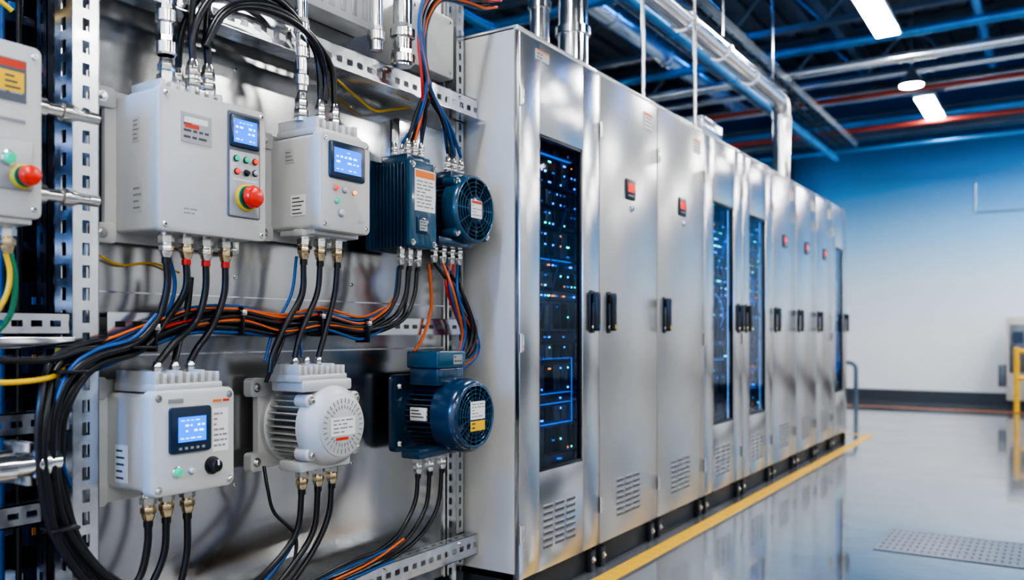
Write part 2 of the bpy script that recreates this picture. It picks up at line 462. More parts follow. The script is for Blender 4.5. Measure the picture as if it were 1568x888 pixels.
# ------------------------------------------------------------------ wall mounted devices
# large control box
o = Ob('motor_control_box')
y0, y1, z0, z1 = 1.216, 1.535, 1.280, 1.623
lugplate(o, -0.262, 1.19, 1.56, 1.262, 1.632, 'box', 0.028)
o.rbox(-0.25, -0.088, y0+0.004, y1-0.004, z0+0.004, z1-0.004, 0.008, 'box', 0.004)
o.box(-0.0895, -0.086, y0+0.006, y1-0.006, z0+0.006, z1-0.006, 'black')
o.rbox(-0.087, -0.071, y0, y1, z0, z1, 0.012, 'box', 0.005)
for yy, zz in ((y0+0.018, z1-0.016), (y1-0.016, z1-0.016), (y0+0.016, z0+0.016), (y1-0.016, z0+0.016)):
    screw(o, (-0.071, yy, zz), (1, 0, 0), 0.007)
label(o, -0.0705, 1.275, 1.362, 1.500, 1.572, 'silverlab', 4, None)
o.box(-0.0692, -0.0687, 1.285, 1.325, 1.535, 1.545, 'redink'); o.box(-0.0692, -0.0687, 1.283, 1.35, 1.548, 1.562, 'white')
label(o, -0.0715, 1.278, 1.337, 1.322, 1.345, 'box', 2, None, 'greyink')
o.rbox(-0.072, -0.067, 1.410, 1.512, 1.335, 1.605, 0.006, 'ctrl', 0.0015)
o.rbox(-0.0672, -0.0662, 1.414, 1.508, 1.338, 1.505, 0.004, 'silverlab', 0.0005)
screen(o, -0.067, 1.414, 1.508, 1.514, 1.598, 1.424, 1.498, 1.526, 1.586, 0.004)
for i, (yy, zz, k) in enumerate(((1.434, 1.485, 'greenled'), (1.465, 1.485, 'greenled'), (1.494, 1.485, 'redled'),
                                 (1.436, 1.452, 'redled'), (1.466, 1.452, 'black'), (1.494, 1.455, 'box'))):
    button(o, -0.0665, yy, zz, 0.0065, k, 'black')
o.box(-0.0665, -0.066, 1.425, 1.50, 1.43, 1.434, 'white')
estop(o, -0.0665, 1.466, 1.388, 0.031)
label_side(o, y0+0.004, -0.18, -0.15, 1.50, 1.56, 'box', 5, 'greyink')
label_side(o, y0+0.004, -0.18, -0.14, 1.33, 1.40, 'box', 4, 'greyink')
fincap(o, -0.235, -0.11, 1.245, 1.44, 1.618, 0.03, 7)
o.box(-0.2, -0.12, 1.33, 1.42, 1.64, 1.655, 'nickel', 0.003)
gland(o, -0.15, 1.29, 1.645, 1, 0.021, 0.075)
gland(o, -0.13, 1.352, 1.645, 1, 0.018, 0.08); gland(o, -0.13, 1.397, 1.645, 1, 0.018, 0.08)
gland(o, -0.19, 1.352, 1.645, 1, 0.016, 0.07)
for i, yy in enumerate((1.277, 1.333, 1.391, 1.451)):
    gland(o, -0.13, yy, 1.284, -1, 0.018, 0.062, 'redc' if i else 'rubber', 'nickel', 'brass' if i % 2 else 'nickel')
o.done()

# second control box
o = Ob('drive_controller_box')
y0, y1, z0, z1 = 1.704, 1.911, 1.331, 1.611
lugplate(o, -0.262, 1.685, 1.93, 1.31, 1.62, 'box', 0.026)
o.rbox(-0.25, -0.075, y0+0.004, y1-0.004, z0+0.006, z1-0.006, 0.012, 'box', 0.004)
o.box(-0.0765, -0.072, y0+0.008, y1-0.008, z0+0.008, z1-0.008, 'black')
o.rbox(-0.073, -0.043, y0, y1, z0, z1, 0.016, 'box', 0.007)
for yy, zz in ((y0+0.018, z1-0.018), (y1-0.018, z1-0.018), (y0+0.018, z0+0.018), (y1-0.018, z0+0.018)):
    screw(o, (-0.043, yy, zz), (1, 0, 0), 0.007)
screen(o, -0.043, 1.736, 1.880, 1.482, 1.588, 1.752, 1.862, 1.500, 1.570, 0.007)
for yy, zz, k, r in ((1.762, 1.455, 'redled', 0.007), (1.800, 1.453, 'box', 0.007), (1.838, 1.450, 'orled', 0.006), (1.768, 1.418, 'greenled', 0.007), (1.785, 1.385, 'cast', 0.009)):
    button(o, -0.043, yy, zz, r, k, 'silverlab')
label(o, -0.043, 1.855, 1.885, 1.36, 1.372, 'box', 2, None, 'greyink')
label_side(o, y0+0.004, -0.165, -0.105, 1.375, 1.435, 'white', 5)
label_side(o, y0+0.004, -0.19, -0.15, 1.53, 1.57, 'box', 3, 'greyink')
fincap(o, -0.235, -0.07, 1.715, 1.895, 1.606, 0.045, 7)
gland(o, -0.14, 1.725, 1.65, 1, 0.019, 0.085); gland(o, -0.13, 1.79, 1.65, 1, 0.016, 0.075); gland(o, -0.13, 1.848, 1.65, 1, 0.016, 0.075)
gland(o, -0.19, 1.76, 1.65, 1, 0.014, 0.07)
for yy in (1.724, 1.789, 1.86):
    o.box(-0.15, -0.11, yy-0.024, yy+0.024, 1.315, 1.336, 'cast', 0.004)
    gland(o, -0.13, yy, 1.318, -1, 0.018, 0.068, 'rubber', 'nickel', 'brass')
o.box(-0.22, -0.08, 1.715, 1.90, 1.320, 1.338, 'cast', 0.004)
o.done()

# blue finned drive
o = Ob('finned_motor_drive')
y0, y1, z0, z1 = 2.157, 2.297, 1.325, 1.610
o.rbox(-0.262, -0.245, y0-0.03, y1+0.02, z0-0.01, z1+0.01, 0.01, 'navy', 0.003)
o.box(-0.25, -0.11, y0+0.022, y1-0.022, z0+0.008, z1-0.012, 'navy', 0.004)
n = 9
for i in range(n):
    xx = -0.243 + i*0.0155
    o.box(xx, xx+0.005, y0, y1, z0, z1-0.005, 'navy', 0.0015)
o.rbox(-0.108, -0.093, y0-0.002, y1+0.002, z0-0.002, z1+0.002, 0.012, 'teal', 0.005)
for yy, zz in ((y0+0.014, z1-0.012), (y1-0.014, z1-0.012), (y0+0.014, z0+0.014), (y1-0.014, z0+0.014)):
    hexbolt(o, (-0.093, yy, zz), (1, 0, 0), 0.007)
label(o, -0.093, 2.180, 2.288, 1.446, 1.585, 'white', 8, 'orangelab', 'greyink')
o.box(-0.093, -0.088, 2.19, 2.25, 1.37, 1.425, 'navy', 0.002)
label(o, -0.088, 2.20, 2.24, 1.38, 1.415, 'silverlab', 3)
o.box(-0.23, -0.115, y0+0.01, y1-0.005, z1-0.012, z1+0.025, 'navy', 0.005)
for yy in (2.20, 2.235, 2.272): gland(o, -0.14, yy, z1+0.02, 1, 0.012, 0.06)
for yy in (2.185, 2.225, 2.262): gland(o, -0.185, yy, z1+0.02, 1, 0.011, 0.05)
for yy in (2.178, 2.222, 2.268):
    gland(o, -0.15, yy, z0+0.002, -1, 0.014, 0.062, 'rubber', 'nickel')
o.done()

def radial_bar(o, x0, x1, y, z, r0, r1, a, t, k, tilt=0.0):
    tb = bmesh.new(); bmesh.ops.create_cube(tb, size=1)
    bmesh.ops.scale(tb, vec=(x1-x0, r1-r0, t), verts=tb.verts)
    if tilt: bmesh.ops.rotate(tb, cent=(0, 0, 0), matrix=Matrix.Rotation(tilt, 3, 'Y'), verts=tb.verts)
    bmesh.ops.translate(tb, vec=((x0+x1)/2, (r0+r1)/2, 0), verts=tb.verts)
    bmesh.ops.rotate(tb, cent=((x0+x1)/2, 0, 0), matrix=Matrix.Rotation(a, 3, 'X'), verts=tb.verts)
    bmesh.ops.translate(tb, vec=(0, y, z), verts=tb.verts)
    o.add(tb, k)

def grille_disc(o, x, y, z, r, k, slots=20, rings=3, wire=0.0016, hub=None, depth=0.020):
    """open fan guard at plane x over a recess of given depth: dark back, blades, rings, spokes, hub"""
    o.lathe((x-depth, y, z), (1, 0, 0), [(0, r*1.02), (0.002, r*1.02)], 'dark', 40)
    for i in range(9):
        radial_bar(o, x-depth+.004, x-depth+.006, y, z, r*.3, r*.92, 2*math.pi*i/9+.2, r*.20, 'srv', 0.5)
    for i in range(rings+1):
        rr = r*(0.46+0.54*i/rings)
        w_ = wire if i < rings else wire*1.5
        o.lathe((x, y, z), (1, 0, 0), [(0, rr-w_), (0.0028, rr-w_*.5), (0.0034, rr), (0.0028, rr+w_*.5), (0, rr+w_), (-0.001, rr), (0, rr-w_)], k, 48, cap=False)
    for i in range(slots):
        radial_bar(o, x, x+.003, y, z, r*.40, r*1.0, 2*math.pi*i/slots, wire*1.5, k)
    o.lathe((x-.002, y, z), (1, 0, 0), [(0, r*0.42), (0.005, r*0.42), (0.006, r*0.40)], hub or k, 36)

def radial_fins(o, x0, x1, y, z, r0, r1, n, k, t=0.004, a_off=0.0):
    for i in range(n):
        radial_bar(o, x0, x1, y, z, r0, r1, 2*math.pi*i/n + a_off, t, k)

# blue fan motor (upper)
o = Ob('fan_motor')
cy, cz, R = 2.490, 1.483, 0.124
o.rbox(-0.262, -0.235, cy-0.12, cy+0.085, cz-0.135, cz+0.135, 0.02, 'navy', 0.004)
o.lathe((-0.24, cy, cz), (1, 0, 0), [(0, 0.104), (0.06, 0.104), (0.12, 0.104)], 'navy', 40)
radial_fins(o, -0.235, -0.125, cy, cz, 0.095, 0.119, 34, 'navy', 0.005)
o.lathe((-0.13, cy, cz), (1, 0, 0), [(0, 0.114), (0.004, R), (0.045, R), (0.060, R-0.003), (0.066, R-0.008), (0.066, R-0.014), (0.036, R-0.016)], 'teal', 48)
grille_disc(o, -0.066, cy, cz, R-0.013, 'guard', 12, 4, wire=.0019, hub='navy', depth=.026)
for a in (45, 135, 225, 315):
    ca, sa = math.cos(math.radians(a)), math.sin(math.radians(a))
    o.lathe((-0.135, cy+ca*(R+0.004), cz+sa*(R+0.004)), (1, 0, 0), [(0, 0.017), (0.05, 0.017), (0.055, 0.013)], 'teal', 18)
    hexbolt(o, (-0.08, cy+ca*(R+0.004), cz+sa*(R+0.004)), (1, 0, 0), 0.008)
label(o, -0.0615, cy-0.032, cy+0.032, cz-0.032, cz+0.032, 'white', 4, 'redink', 'greyink')
o.box(-0.22, -0.12, cy-0.075, cy+0.05, cz+0.09, cz+0.135, 'navy', 0.006)
for yy in (cy-0.055, cy-0.015, cy+0.025): gland(o, -0.15, yy, cz+0.13, 1, 0.013, 0.06)
o.box(-0.20, -0.10, 2.32, 2.52, 1.345, 1.375, 'navy', 0.005)
for yy in (2.345, 2.395, 2.445, 2.49): gland(o, -0.14, yy, 1.350, -1, 0.014, 0.065, None, 'nickel', 'nickel')
o.done()

# lower control box
o = Ob('inverter_control_box')
y0, y1, z0, z1 = 1.191, 1.427, 0.653, 0.903
lugplate(o, -0.262, 1.165, 1.45, 0.625, 0.925, 'cast', 0.030)
o.rbox(-0.25, -0.10, y0+0.006, y1-0.006, z0+0.008, z1-0.008, 0.014, 'cast', 0.005)
o.box(-0.101, -0.096, y0+0.008, y1-0.008, z0+0.01, z1-0.01, 'black')
o.rbox(-0.097, -0.062, y0, y1, z0, z1, 0.018, 'box', 0.009)
for yy, zz in ((y0+0.018, z1-0.018), (y1-0.018, z1-0.018), (y0+0.018, z0+0.018), (y1-0.018, z0+0.018)):
    hexbolt(o, (-0.0625, yy, zz), (1, 0, 0), 0.006)
screen(o, -0.062, 1.235, 1.350, 0.752, 0.862, 1.256, 1.334, 0.778, 0.838, 0.008)
for i in range(5): o.box(-0.0545, -0.053, 1.258+i*0.016, 1.266+i*0.016, 0.760, 0.766, 'silverlab')
label(o, -0.062, 1.358, 1.405, 0.745, 0.852, 'white', 7, None, 'greyink')
button(o, -0.062, 1.257, 0.708, 0.010, 'greenled', 'nickel', 0.012)
button(o, -0.062, 1.298, 0.706, 0.007, 'box', 'silverlab', 0.008)
o.lathe((-0.062, 1.357, 0.712), (1, 0, 0), [(0, 0.022), (0.004, 0.022), (0.006, 0.016), (0.022, 0.015), (0.025, 0.012)], 'black', 24)
o.box(-0.038, -0.035, 1.355, 1.359, 0.714, 0.727, 'white')
o.box(-0.062, -0.0605, 1.235, 1.275, 0.872, 0.882, 'greyink')
o.box(-0.062, -0.0605, 1.36, 1.385, 0.868, 0.874, 'orangelab'); o.box(-0.062, -0.0605, 1.39, 1.408, 0.868, 0.874, 'redink')
label_side(o, y0+0.006, -0.215, -0.165, 0.68, 0.77, 'white', 5)
fincap(o, -0.235, -0.07, 1.205, 1.395, 0.898, 0.045, 9)
for yy in (1.252, 1.300, 1.345): gland(o, -0.13, yy, 0.930, 1, 0.013, 0.04)
for yy in (1.228, 1.277, 1.336): gland(o, -0.13, yy, 0.655, -1, 0.018, 0.065, 'rubber', 'nickel', 'brass')
o.done()

# white aluminium motor
o = Ob('electric_motor_aluminium')
cy, cz, R = 1.782, 0.771, 0.112
lugplate(o, -0.268, cy-0.125, cy+0.11, cz-0.125, cz+0.13, 'cast', 0.030, 0.022)
o.lathe((-0.245, cy, cz), (1, 0, 0), [(0, 0.118), (0.015, 0.118), (0.022, 0.108)], 'cast', 40)
o.lathe((-0.245, cy, cz), (1, 0, 0), [(0, 0.086), (0.15, 0.086)], 'srv2', 40)
radial_fins(o, -0.228, -0.098, cy, cz, 0.080, 0.113, 36, 'cast', 0.0045)
o.lathe((-0.105, cy, cz), (1, 0, 0), [(0, 0.108), (0.004, 0.117), (0.03, 0.117), (0.045, 0.112), (0.062, 0.098), (0.068, 0.092), (0.070, 0.085)], 'box', 48)
for a in (40, 140, 220, 320):
    ca, sa = math.cos(math.radians(a)), math.sin(math.radians(a))
    o.lathe((-0.115, cy+ca*0.116, cz+sa*0.116), (1, 0, 0), [(0, 0.020), (0.045, 0.020), (0.050, 0.016)], 'box', 18)
    hexbolt(o, (-0.065, cy+ca*0.118, cz+sa*0.118), (1, 0, 0), 0.008)
o.lathe((-0.036, cy, cz), (1, 0, 0), [(0, 0.089), (0.004, 0.088), (0.006, 0.084)], 'cast', 48)
for i in range(30):
    a = 2*math.pi*i/30
    for rr, ll in ((0.073, 0.014), (0.055, 0.010)):
        if rr < 0.06 and abs(math.sin(a)) < 0.55: continue
        radial_bar(o, -0.0306, -0.0290, cy, cz, rr-ll/2, rr+ll/2, a, 0.0036, 'greyink')
label(o, -0.0298, cy-0.048, cy+0.048, cz-0.026, cz+0.026, 'white', 4, None, 'greyink')
o.box(-0.0290, -0.0285, cy-0.03, cy+0.02, cz-0.040, cz-0.032, 'redink')
o.box(-0.20, -0.07, 1.665, 1.86, 0.872, 0.905, 'cast', 0.006)
fincap(o, -0.205, -0.075, 1.655, 1.845, 0.900, 0.045, 9)
for yy in (1.69, 1.735, 1.782): gland(o, -0.13, yy, 0.93, 1, 0.012, 0.04)
o.box(-0.18, -0.09, 1.675, 1.875, 0.645, 0.675, 'cast', 0.006)
for yy in (1.717, 1.780, 1.836): gland(o, -0.13, yy, 0.650, -1, 0.018, 0.062, 'rubber', 'nickel', 'brass')
o.done()

# navy motor with fan cowl
o = Ob('electric_motor_navy')
cy, cz, R = 2.40, 0.751, 0.130
o.rbox(-0.268, -0.24, cy-0.15, cy+0.14, cz-0.13, cz+0.14, 0.02, 'navy', 0.004)
for a in (42, 138, 222, 318):
    ca, sa = math.cos(math.radians(a)), math.sin(math.radians(a))
    hexbolt(o, (-0.24, cy+ca*0.165, cz+sa*0.150), (1, 0, 0), 0.010)
o.lathe((-0.245, cy, cz), (1, 0, 0), [(0, 0.125), (0.025, 0.125), (0.032, 0.11)], 'navy', 40)
o.lathe((-0.245, cy, cz), (1, 0, 0), [(0, 0.095), (0.15, 0.095)], 'dark', 40)
radial_fins(o, -0.215, -0.095, cy, cz, 0.090, 0.124, 40, 'navy', 0.0045)
o.box(-0.19, -0.12, cy-0.128, cy-0.118, cz-0.015, cz+0.030, 'white', 0.001)
for j in range(3): o.box(-0.185, -0.13-.01*j, cy-0.1288, cy-0.1278, cz-0.004+j*.011, cz+j*.011, 'ink')
o.lathe((-0.105, cy, cz), (1, 0, 0), [(0, 0.122), (0.003, R), (0.07, R), (0.088, R-0.004), (0.100, R-0.012), (0.105, R-0.020), (0.105, R-0.026), (0.078, R-0.028)], 'navy', 56)
grille_disc(o, -0.003, cy, cz, R-0.025, 'guard', 20, 4, wire=.0018, hub='navy', depth=.023)
label(o, 0.002, cy-0.035, cy+0.050, cz-0.012, cz+0.050, 'white', 5, None, 'greyink')
label(o, 0.002, cy-0.035, cy+0.050, cz-0.052, cz-0.018, 'yellab', 2, None)
o.box(-0.205, -0.08, cy-0.115, cy+0.04, cz+0.105, cz+0.165, 'navy', 0.006)
o.rbox(-0.21, -0.075, cy-0.12, cy+0.045, cz+0.165, cz+0.225, 0.010, 'teal', 0.006)
label(o, -0.075, cy-0.03, cy+0.02, cz+0.178, cz+0.212, 'silverlab', 2)
for yy in (cy+0.052,): 
    o.lathe((-0.14, yy-0.008, cz+0.19), (0, 1, 0), [(0, 0.018), (0.02, 0.018), (0.03, 0.013), (0.045, 0.011)], 'nickel', 6)
o.box(-0.17, -0.09, 2.20, 2.42, 0.615, 0.65, 'navy', 0.006)
for yy in (2.242, 2.306, 2.375): gland(o, -0.13, yy, 0.622, -1, 0.017, 0.062, 'rubber', 'nickel', 'nickel')
o.done()

# leftmost box
o = Ob('emergency_stop_box')
o.rbox(-0.25, -0.07, 0.60, 0.930, 1.275, 1.615, 0.012, 'box', 0.004)
o.rbox(-0.068, -0.05, 0.595, 0.935, 1.27, 1.62, 0.014, 'box', 0.006)
for zz in (1.60, 1.29): screw(o, (-0.05, 0.918, zz), (1, 0, 0), 0.007)
label(o, -0.05, 0.80, 0.902, 1.500, 1.585, 'ctrl', 2, 'redink', 'silverlab')
o.box(-0.0495, -0.0482, 0.805, 0.897, 1.520, 1.560, 'yellab')
for j in range(3): o.box(-0.0483, -0.0478, 0.86, 0.89-.006*j, 1.526+j*.011, 1.530+j*.011, 'ink')
o.rbox(-0.05, -0.046, 0.79, 0.915, 1.325, 1.425, 0.006, 'silverlab', 0.001)
button(o, -0.046, 0.865, 1.385, 0.011, 'greenled', 'nickel', 0.012)
estop(o, -0.046, 0.893, 1.352, 0.022)
o.box(-0.049, -0.0485, 0.85, 0.90, 1.46, 1.466, 'greyink')
o.box(-0.20, -0.06, 0.62, 0.92, 1.258, 1.277, 'cast', 0.004)
for yy in (0.82, 0.90): gland(o, -0.12, yy, 1.262, -1, 0.016, 0.06, None, 'nickel', 'brass')
for zz in (1.52, 1.335):
    o.lathe((-0.12, 0.93, zz), (0, 1, 0), [(0, 0.016), (0.02, 0.016), (0.022, 0.021), (0.045, 0.021), (0.047, 0.014), (0.08, 0.014), (0.082, 0.02), (0.105, 0.02), (0.12, 0.013), (0.165, 0.013)], 'nickel', 20)
o.box(-0.27, -0.24, 0.55, 1.0, 1.3, 1.6, 'zinc', 0.003)
o.done()
o = Ob('steel_conduit')
o.lathe((-0.11, 0.30, 0.765), (0, 1, 0), [(0, 0.024), (0.47, 0.024), (0.475, 0.031), (0.515, 0.031), (0.52, 0.025), (0.56, 0.025), (0.565, 0.034), (0.60, 0.034), (0.605, 0.027), (0.64, 0.027), (0.645, 0.033), (0.67, 0.033), (0.675, 0.02), (0.70, 0.02)], 'chrome', 28)
o.box(-0.20, -0.10, 0.93, 0.95, 0.72, 0.81, 'zinc', 0.002)
o.done()

# ------------------------------------------------------------------ cables
def catmull(P, n=10):
    P = [Vector(p) for p in P]; out = []
    Q = [P[0]*2-P[1]] + P + [P[-1]*2-P[-2]]
    for i in range(1, len(Q)-2):
        p0, p1, p2, p3 = Q[i-1:i+3]
        for j in range(n):
            t = j/n
            out.append(0.5*((2*p1)+(p2-p0)*t+(2*p0-5*p1+4*p2-p3)*t*t+(3*p1-p0-3*p2+p3)*t**3))
    out.append(P[-1]); return out

def cables(name, items):
    """items: (material, radius, [(y,z) or (x,y,z)...], x default)"""
    o = Ob(name)
    for k, r, pts, x in items:
        P = [(x, *p) if len(p) == 2 else p for p in pts]
        o.tube(catmull(P, 8), r, k, 12)
    return o.done()
def off(pts, dy, dz, dx=None, ends=True):
    o_ = []
    for i, p in enumerate(pts):
        e = 0.0 if (ends and i in (0,)) else 1.0
        if len(p) == 2: o_.append((p[0]+dy*e, p[1]+dz*e))
        else: o_.append((p[0]+(dx or 0)*e, p[1]+dy*e, p[2]+dz*e))
    return o_

X = -0.13
A1 = [(X, 1.277, 1.225), (X, 1.279, 1.15), (X, 1.25, 1.07), (X+.01, 1.182, 1.012), (X+.02, 1.087, 0.987), (X+.03, 1.02, 0.945), (X+.03, .985, .855), (X+.03, .985, .74), (X+.03, 1.01, .625), (X+.02, 1.075, .525), (X+.01, 1.15, .45), (X, 1.22, .38)]
A2 = [(X, 1.333, 1.225), (X, 1.330, 1.145), (X-.02, 1.29, 1.07), (X, 1.205, .997), (X, 1.102, .968), (X+.01, 1.038, .92), (X+.01, 1.003, .84), (X+.01, 1.005, .72), (X+.01, 1.035, .60), (X, 1.10, .49), (X, 1.19, .41)]
A6 = [(X-.05, 1.46, 1.075), (X-.05, 1.34, 1.06), (X-.03, 1.23, 1.02), (X-.02, 1.10, 1.0), (X, 1.01, .965), (X+.04, .962, .87), (X+.045, .958, .75), (X+.04, .985, .61), (X+.03, 1.05, .50), (X+.02, 1.13, .43), (X, 1.19, .35)]
A7 = [(X-.07, 1.55, 1.07), (X-.06, 1.36, 1.045), (X-.05, 1.23, .995), (X-.04, 1.12, .96), (X-.02, 1.055, .90), (X-.02, 1.03, .82), (X-.02, 1.035, .70), (X-.02, 1.07, .57), (X-.02, 1.15, .46), (X-.02, 1.25, .36)]
cables('power_cable_loop', [
    ('rubber', .0088, A1, X), ('rubber', .0088, A2, X), ('rubber', .0085, A6, X), ('rubber', .0085, A7, X),
    ('rubber', .0085, off(A1, .012, -.02, -.03, False)[2:], X), ('rubber', .0075, off(A6, -.012, .015, .0, False), X),
    ('bluec', .0045, off(A1, .0, .014, .0, False)[2:7] + [(X+.01, 1.0, .80), (X-.02, 1.05, .70)], X),
    ('rubber', .0065, off(A2, -.008, .028, .01, False)[3:], X)])
cables('power_cable', [
    ('rubber', .0088, [(1.391, 1.222), (1.389, 1.145), (1.362, 1.07), (1.30, 1.015), (1.256, .968)], X),
    ('rubber', .0088, [(1.451, 1.222), (1.447, 1.14), (1.41, 1.055), (1.365, 1.0), (1.345, .968)], X),
    ('rubber', .0085, [(-.15, 1.36, 1.18), (-.15, 1.35, 1.10), (-.15, 1.33, 1.03), (-.13, 1.30, .968)], X),
    ('bluec', .0050, [(-.17, 1.31, 1.24), (-.165, 1.325, 1.15), (-.16, 1.28, 1.05), (-.15, 1.20, 1.0), (-.15, 1.1, .98)], X)])
cables('power_cable', [
    ('rubber', .0085, [(1.724, 1.245), (1.716, 1.15), (1.652, 1.057), (1.612, .985), (1.60, .93)], X),
    ('rubber', .0085, [(1.789, 1.245), (1.776, 1.153), (1.716, 1.045), (1.69, .968)], X),
    ('rubber', .0085, [(1.86, 1.245), (1.848, 1.155), (1.815, 1.057), (1.782, .968)], X),
    ('rubber', .0060, [(-.16, 1.755, 1.24), (-.16, 1.75, 1.15), (-.16, 1.69, 1.05), (-.15, 1.64, .97), (-.17, 1.62, .9)], X),
    ('bluec', .0045, [(-.155, 1.72, 1.26), (-.155, 1.70, 1.15), (-.155, 1.635, 1.05), (-.15, 1.60, .96)], X),
    ('bluec', .0045, [(-.165, 1.82, 1.24), (-.165, 1.81, 1.15), (-.165, 1.75, 1.05), (-.15, 1.735, .968)], X)])
# horizontal harness
H0 = [(1.03, .97), (1.12, .985), (1.25, 1.035), (1.362, 1.072), (1.51, 1.078), (1.66, 1.060), (1.815, 1.078), (1.98, 1.055), (2.09, 1.09), (2.16, 1.16), (2.178, 1.262)]
def hv(dy, dz, ey=0.0, ex=-.155):
    P = [(-.160, p[0], p[1]+dz) for p in H0]
    P[-3] = (-.155, H0[-3][0]+ey, H0[-3][1]+dz*.5); P[-2] = (ex, H0[-2][0]+ey, H0[-2][1]); P[-1] = (ex, H0[-1][0]+ey, H0[-1][1])
    return P
def wav(dz, amp, fr, ph, x, a=0, b=None):
    P = H0[a:b]
    return [(x, p[0], p[1]+dz+amp*math.sin(p[0]*fr+ph)) for p in P]
cables('wire_harness', [
    ('rubber', .0075, hv(0, .004), X), ('rubber', .0075, hv(0, -.012, .044), X), ('rubber', .0075, hv(0, -.026, .090), X),
    ('bluec', .0050, hv(0, .014, .02, -.18), X), ('rubber', .0055, [(x+.018, y, z-.006) for x, y, z in hv(0, -.005, .06, -.18)], X),
    ('orangec', .0042, wav(.018, .006, 9, 0, -.148, 2, 9) + [(-.17, 2.17, 1.16)], X),
    ('orangec', .0038, wav(-.012, .007, 13, 1, -.140, 3, 8), X),
    ('orangec', .0036, wav(.030, .005, 7, 1, -.150, 1, 9), X),
    ('redc', .0036, wav(.006, .009, 10, 3, -.146, 2, 8), X),
    ('bluec', .0050, wav(-.032, .006, 11, 1, -.150, 1, 9), X),
    ('bluec', .0045, wav(.026, .006, 8, 2.5, -.152, 1, 9), X),
    ('rubber', .0065, wav(-.018, .010, 7, 0, -.145, 1, 9), X),
    ('rubber', .0060, wav(.012, .006, 5, .5, -.148, 1, 9), X),
    ('rubber', .0055, wav(.000, .008, 12, 1.5, -.141, 2, 9), X)])
o = Ob('cable_tie_clamps')
for yy, zz in ((1.25, 1.035), (1.51, 1.075), (1.80, 1.07), (2.0, 1.05)):
    o.box(-.187, -.128, yy-.004, yy+.004, zz-.042, zz+.034, 'black', .003)
    o.box(-.138, -.124, yy-.008, yy+.008, zz+.010, zz+.026, 'nickel', .003)
for (xx, yy, zz) in ((-.10, 1.02, .955), (-.095, 1.0, .62), (-.12, 1.20, 1.005)):
    o.box(xx-.035, xx+.022, yy-.03, yy+.03, zz-.004, zz+.004, 'black', .003)
o.done()
# coloured bundle fan motor -> navy motor
E = [(2.425, 1.283), (2.44, 1.19), (2.50, 1.10), (2.535, 1.03), (2.515, .96), (2.455, .938)]
items = []
for i, (k, sy) in enumerate((('rubber', 2.345), ('orangec', 2.395), ('bluec', 2.445), ('rubber', 2.49), ('redc', 2.405), ('bluec', 2.35), ('bluec', 2.48), ('orangec', 2.44), ('rubber', 2.40), ('bluec', 2.42), ('redc', 2.46))):
    a = i*2.399; rr = .028 if i else .0
    P = [(-.14, sy, 1.285)] + [(-.125+.8*rr*math.sin(a+.5*j), y+rr*1.3*math.cos(a+.5*j), z) for j, (y, z) in enumerate(E[1:-1])] + [(-.14, 2.46, .941)]
    items.append((k, .0052 if k != 'rubber' else .0062, P, X))
cables('motor_wire_bundle', items)
cables('orange_wire', [('orangec', .0055, [(-.16, 2.34, 1.28), (-.17, 2.365, 1.13), (-.18, 2.325, 1.015), (-.20, 2.29, .96), (-.22, 2.32, .92)], X),
                       ('bluec', .0055, [(-.12, 2.52, 1.10), (-.11, 2.575, .99), (-.12, 2.52, .92), (-.14, 2.42, .90)], X),
                       ('orangec', .0045, [(-.12, 2.50, 1.10), (-.11, 2.56, 1.0), (-.12, 2.53, .93), (-.14, 2.42, .92)], X)])
# top arcs between two boxes
F1 = [(1.352, 1.725), (1.355, 1.80), (1.41, 1.90), (1.515, 1.958), (1.63, 1.965), (1.724, 1.915), (1.78, 1.84), (1.79, 1.725)]
F2 = [(1.397, 1.725), (1.40, 1.80), (1.45, 1.882), (1.547, 1.93), (1.652, 1.938), (1.76, 1.90), (1.835, 1.83), (1.848, 1.725)]
cables('jumper_cable_arc', [
    ('rubber', .0095, F1, X), ('rubber', .0095, F2, X),
    ('rubber', .0090, [(-.19, 1.352, 1.71), (-.18, 1.36, 1.82), (-.16, 1.42, 1.935), (-.15, 1.53, 1.985), (-.15, 1.66, 1.98), (-.15, 1.76, 1.92), (-.14, 1.815, 1.84), (-.14, 1.82, 1.725)], X),
    ('rubber', .0085, [(-.11, 1.375, 1.76), (-.105, 1.43, 1.86), (-.10, 1.52, 1.905), (-.10, 1.65, 1.91), (-.105, 1.75, 1.87), (-.12, 1.80, 1.80), (-.125, 1.80, 1.725)], X),
    ('rubber', .0085, [(-.14, 1.352, 1.78), (-.15, 1.37, 1.90), (-.155, 1.40, 2.0), (-.17, 1.46, 2.12), (-.18, 1.5, 2.3)], X),
    ('rubber', .0085, [(-.14, 1.397, 1.78), (-.15, 1.42, 1.93), (-.155, 1.47, 2.03), (-.17, 1.56, 2.12), (-.18, 1.62, 2.3)], X)])
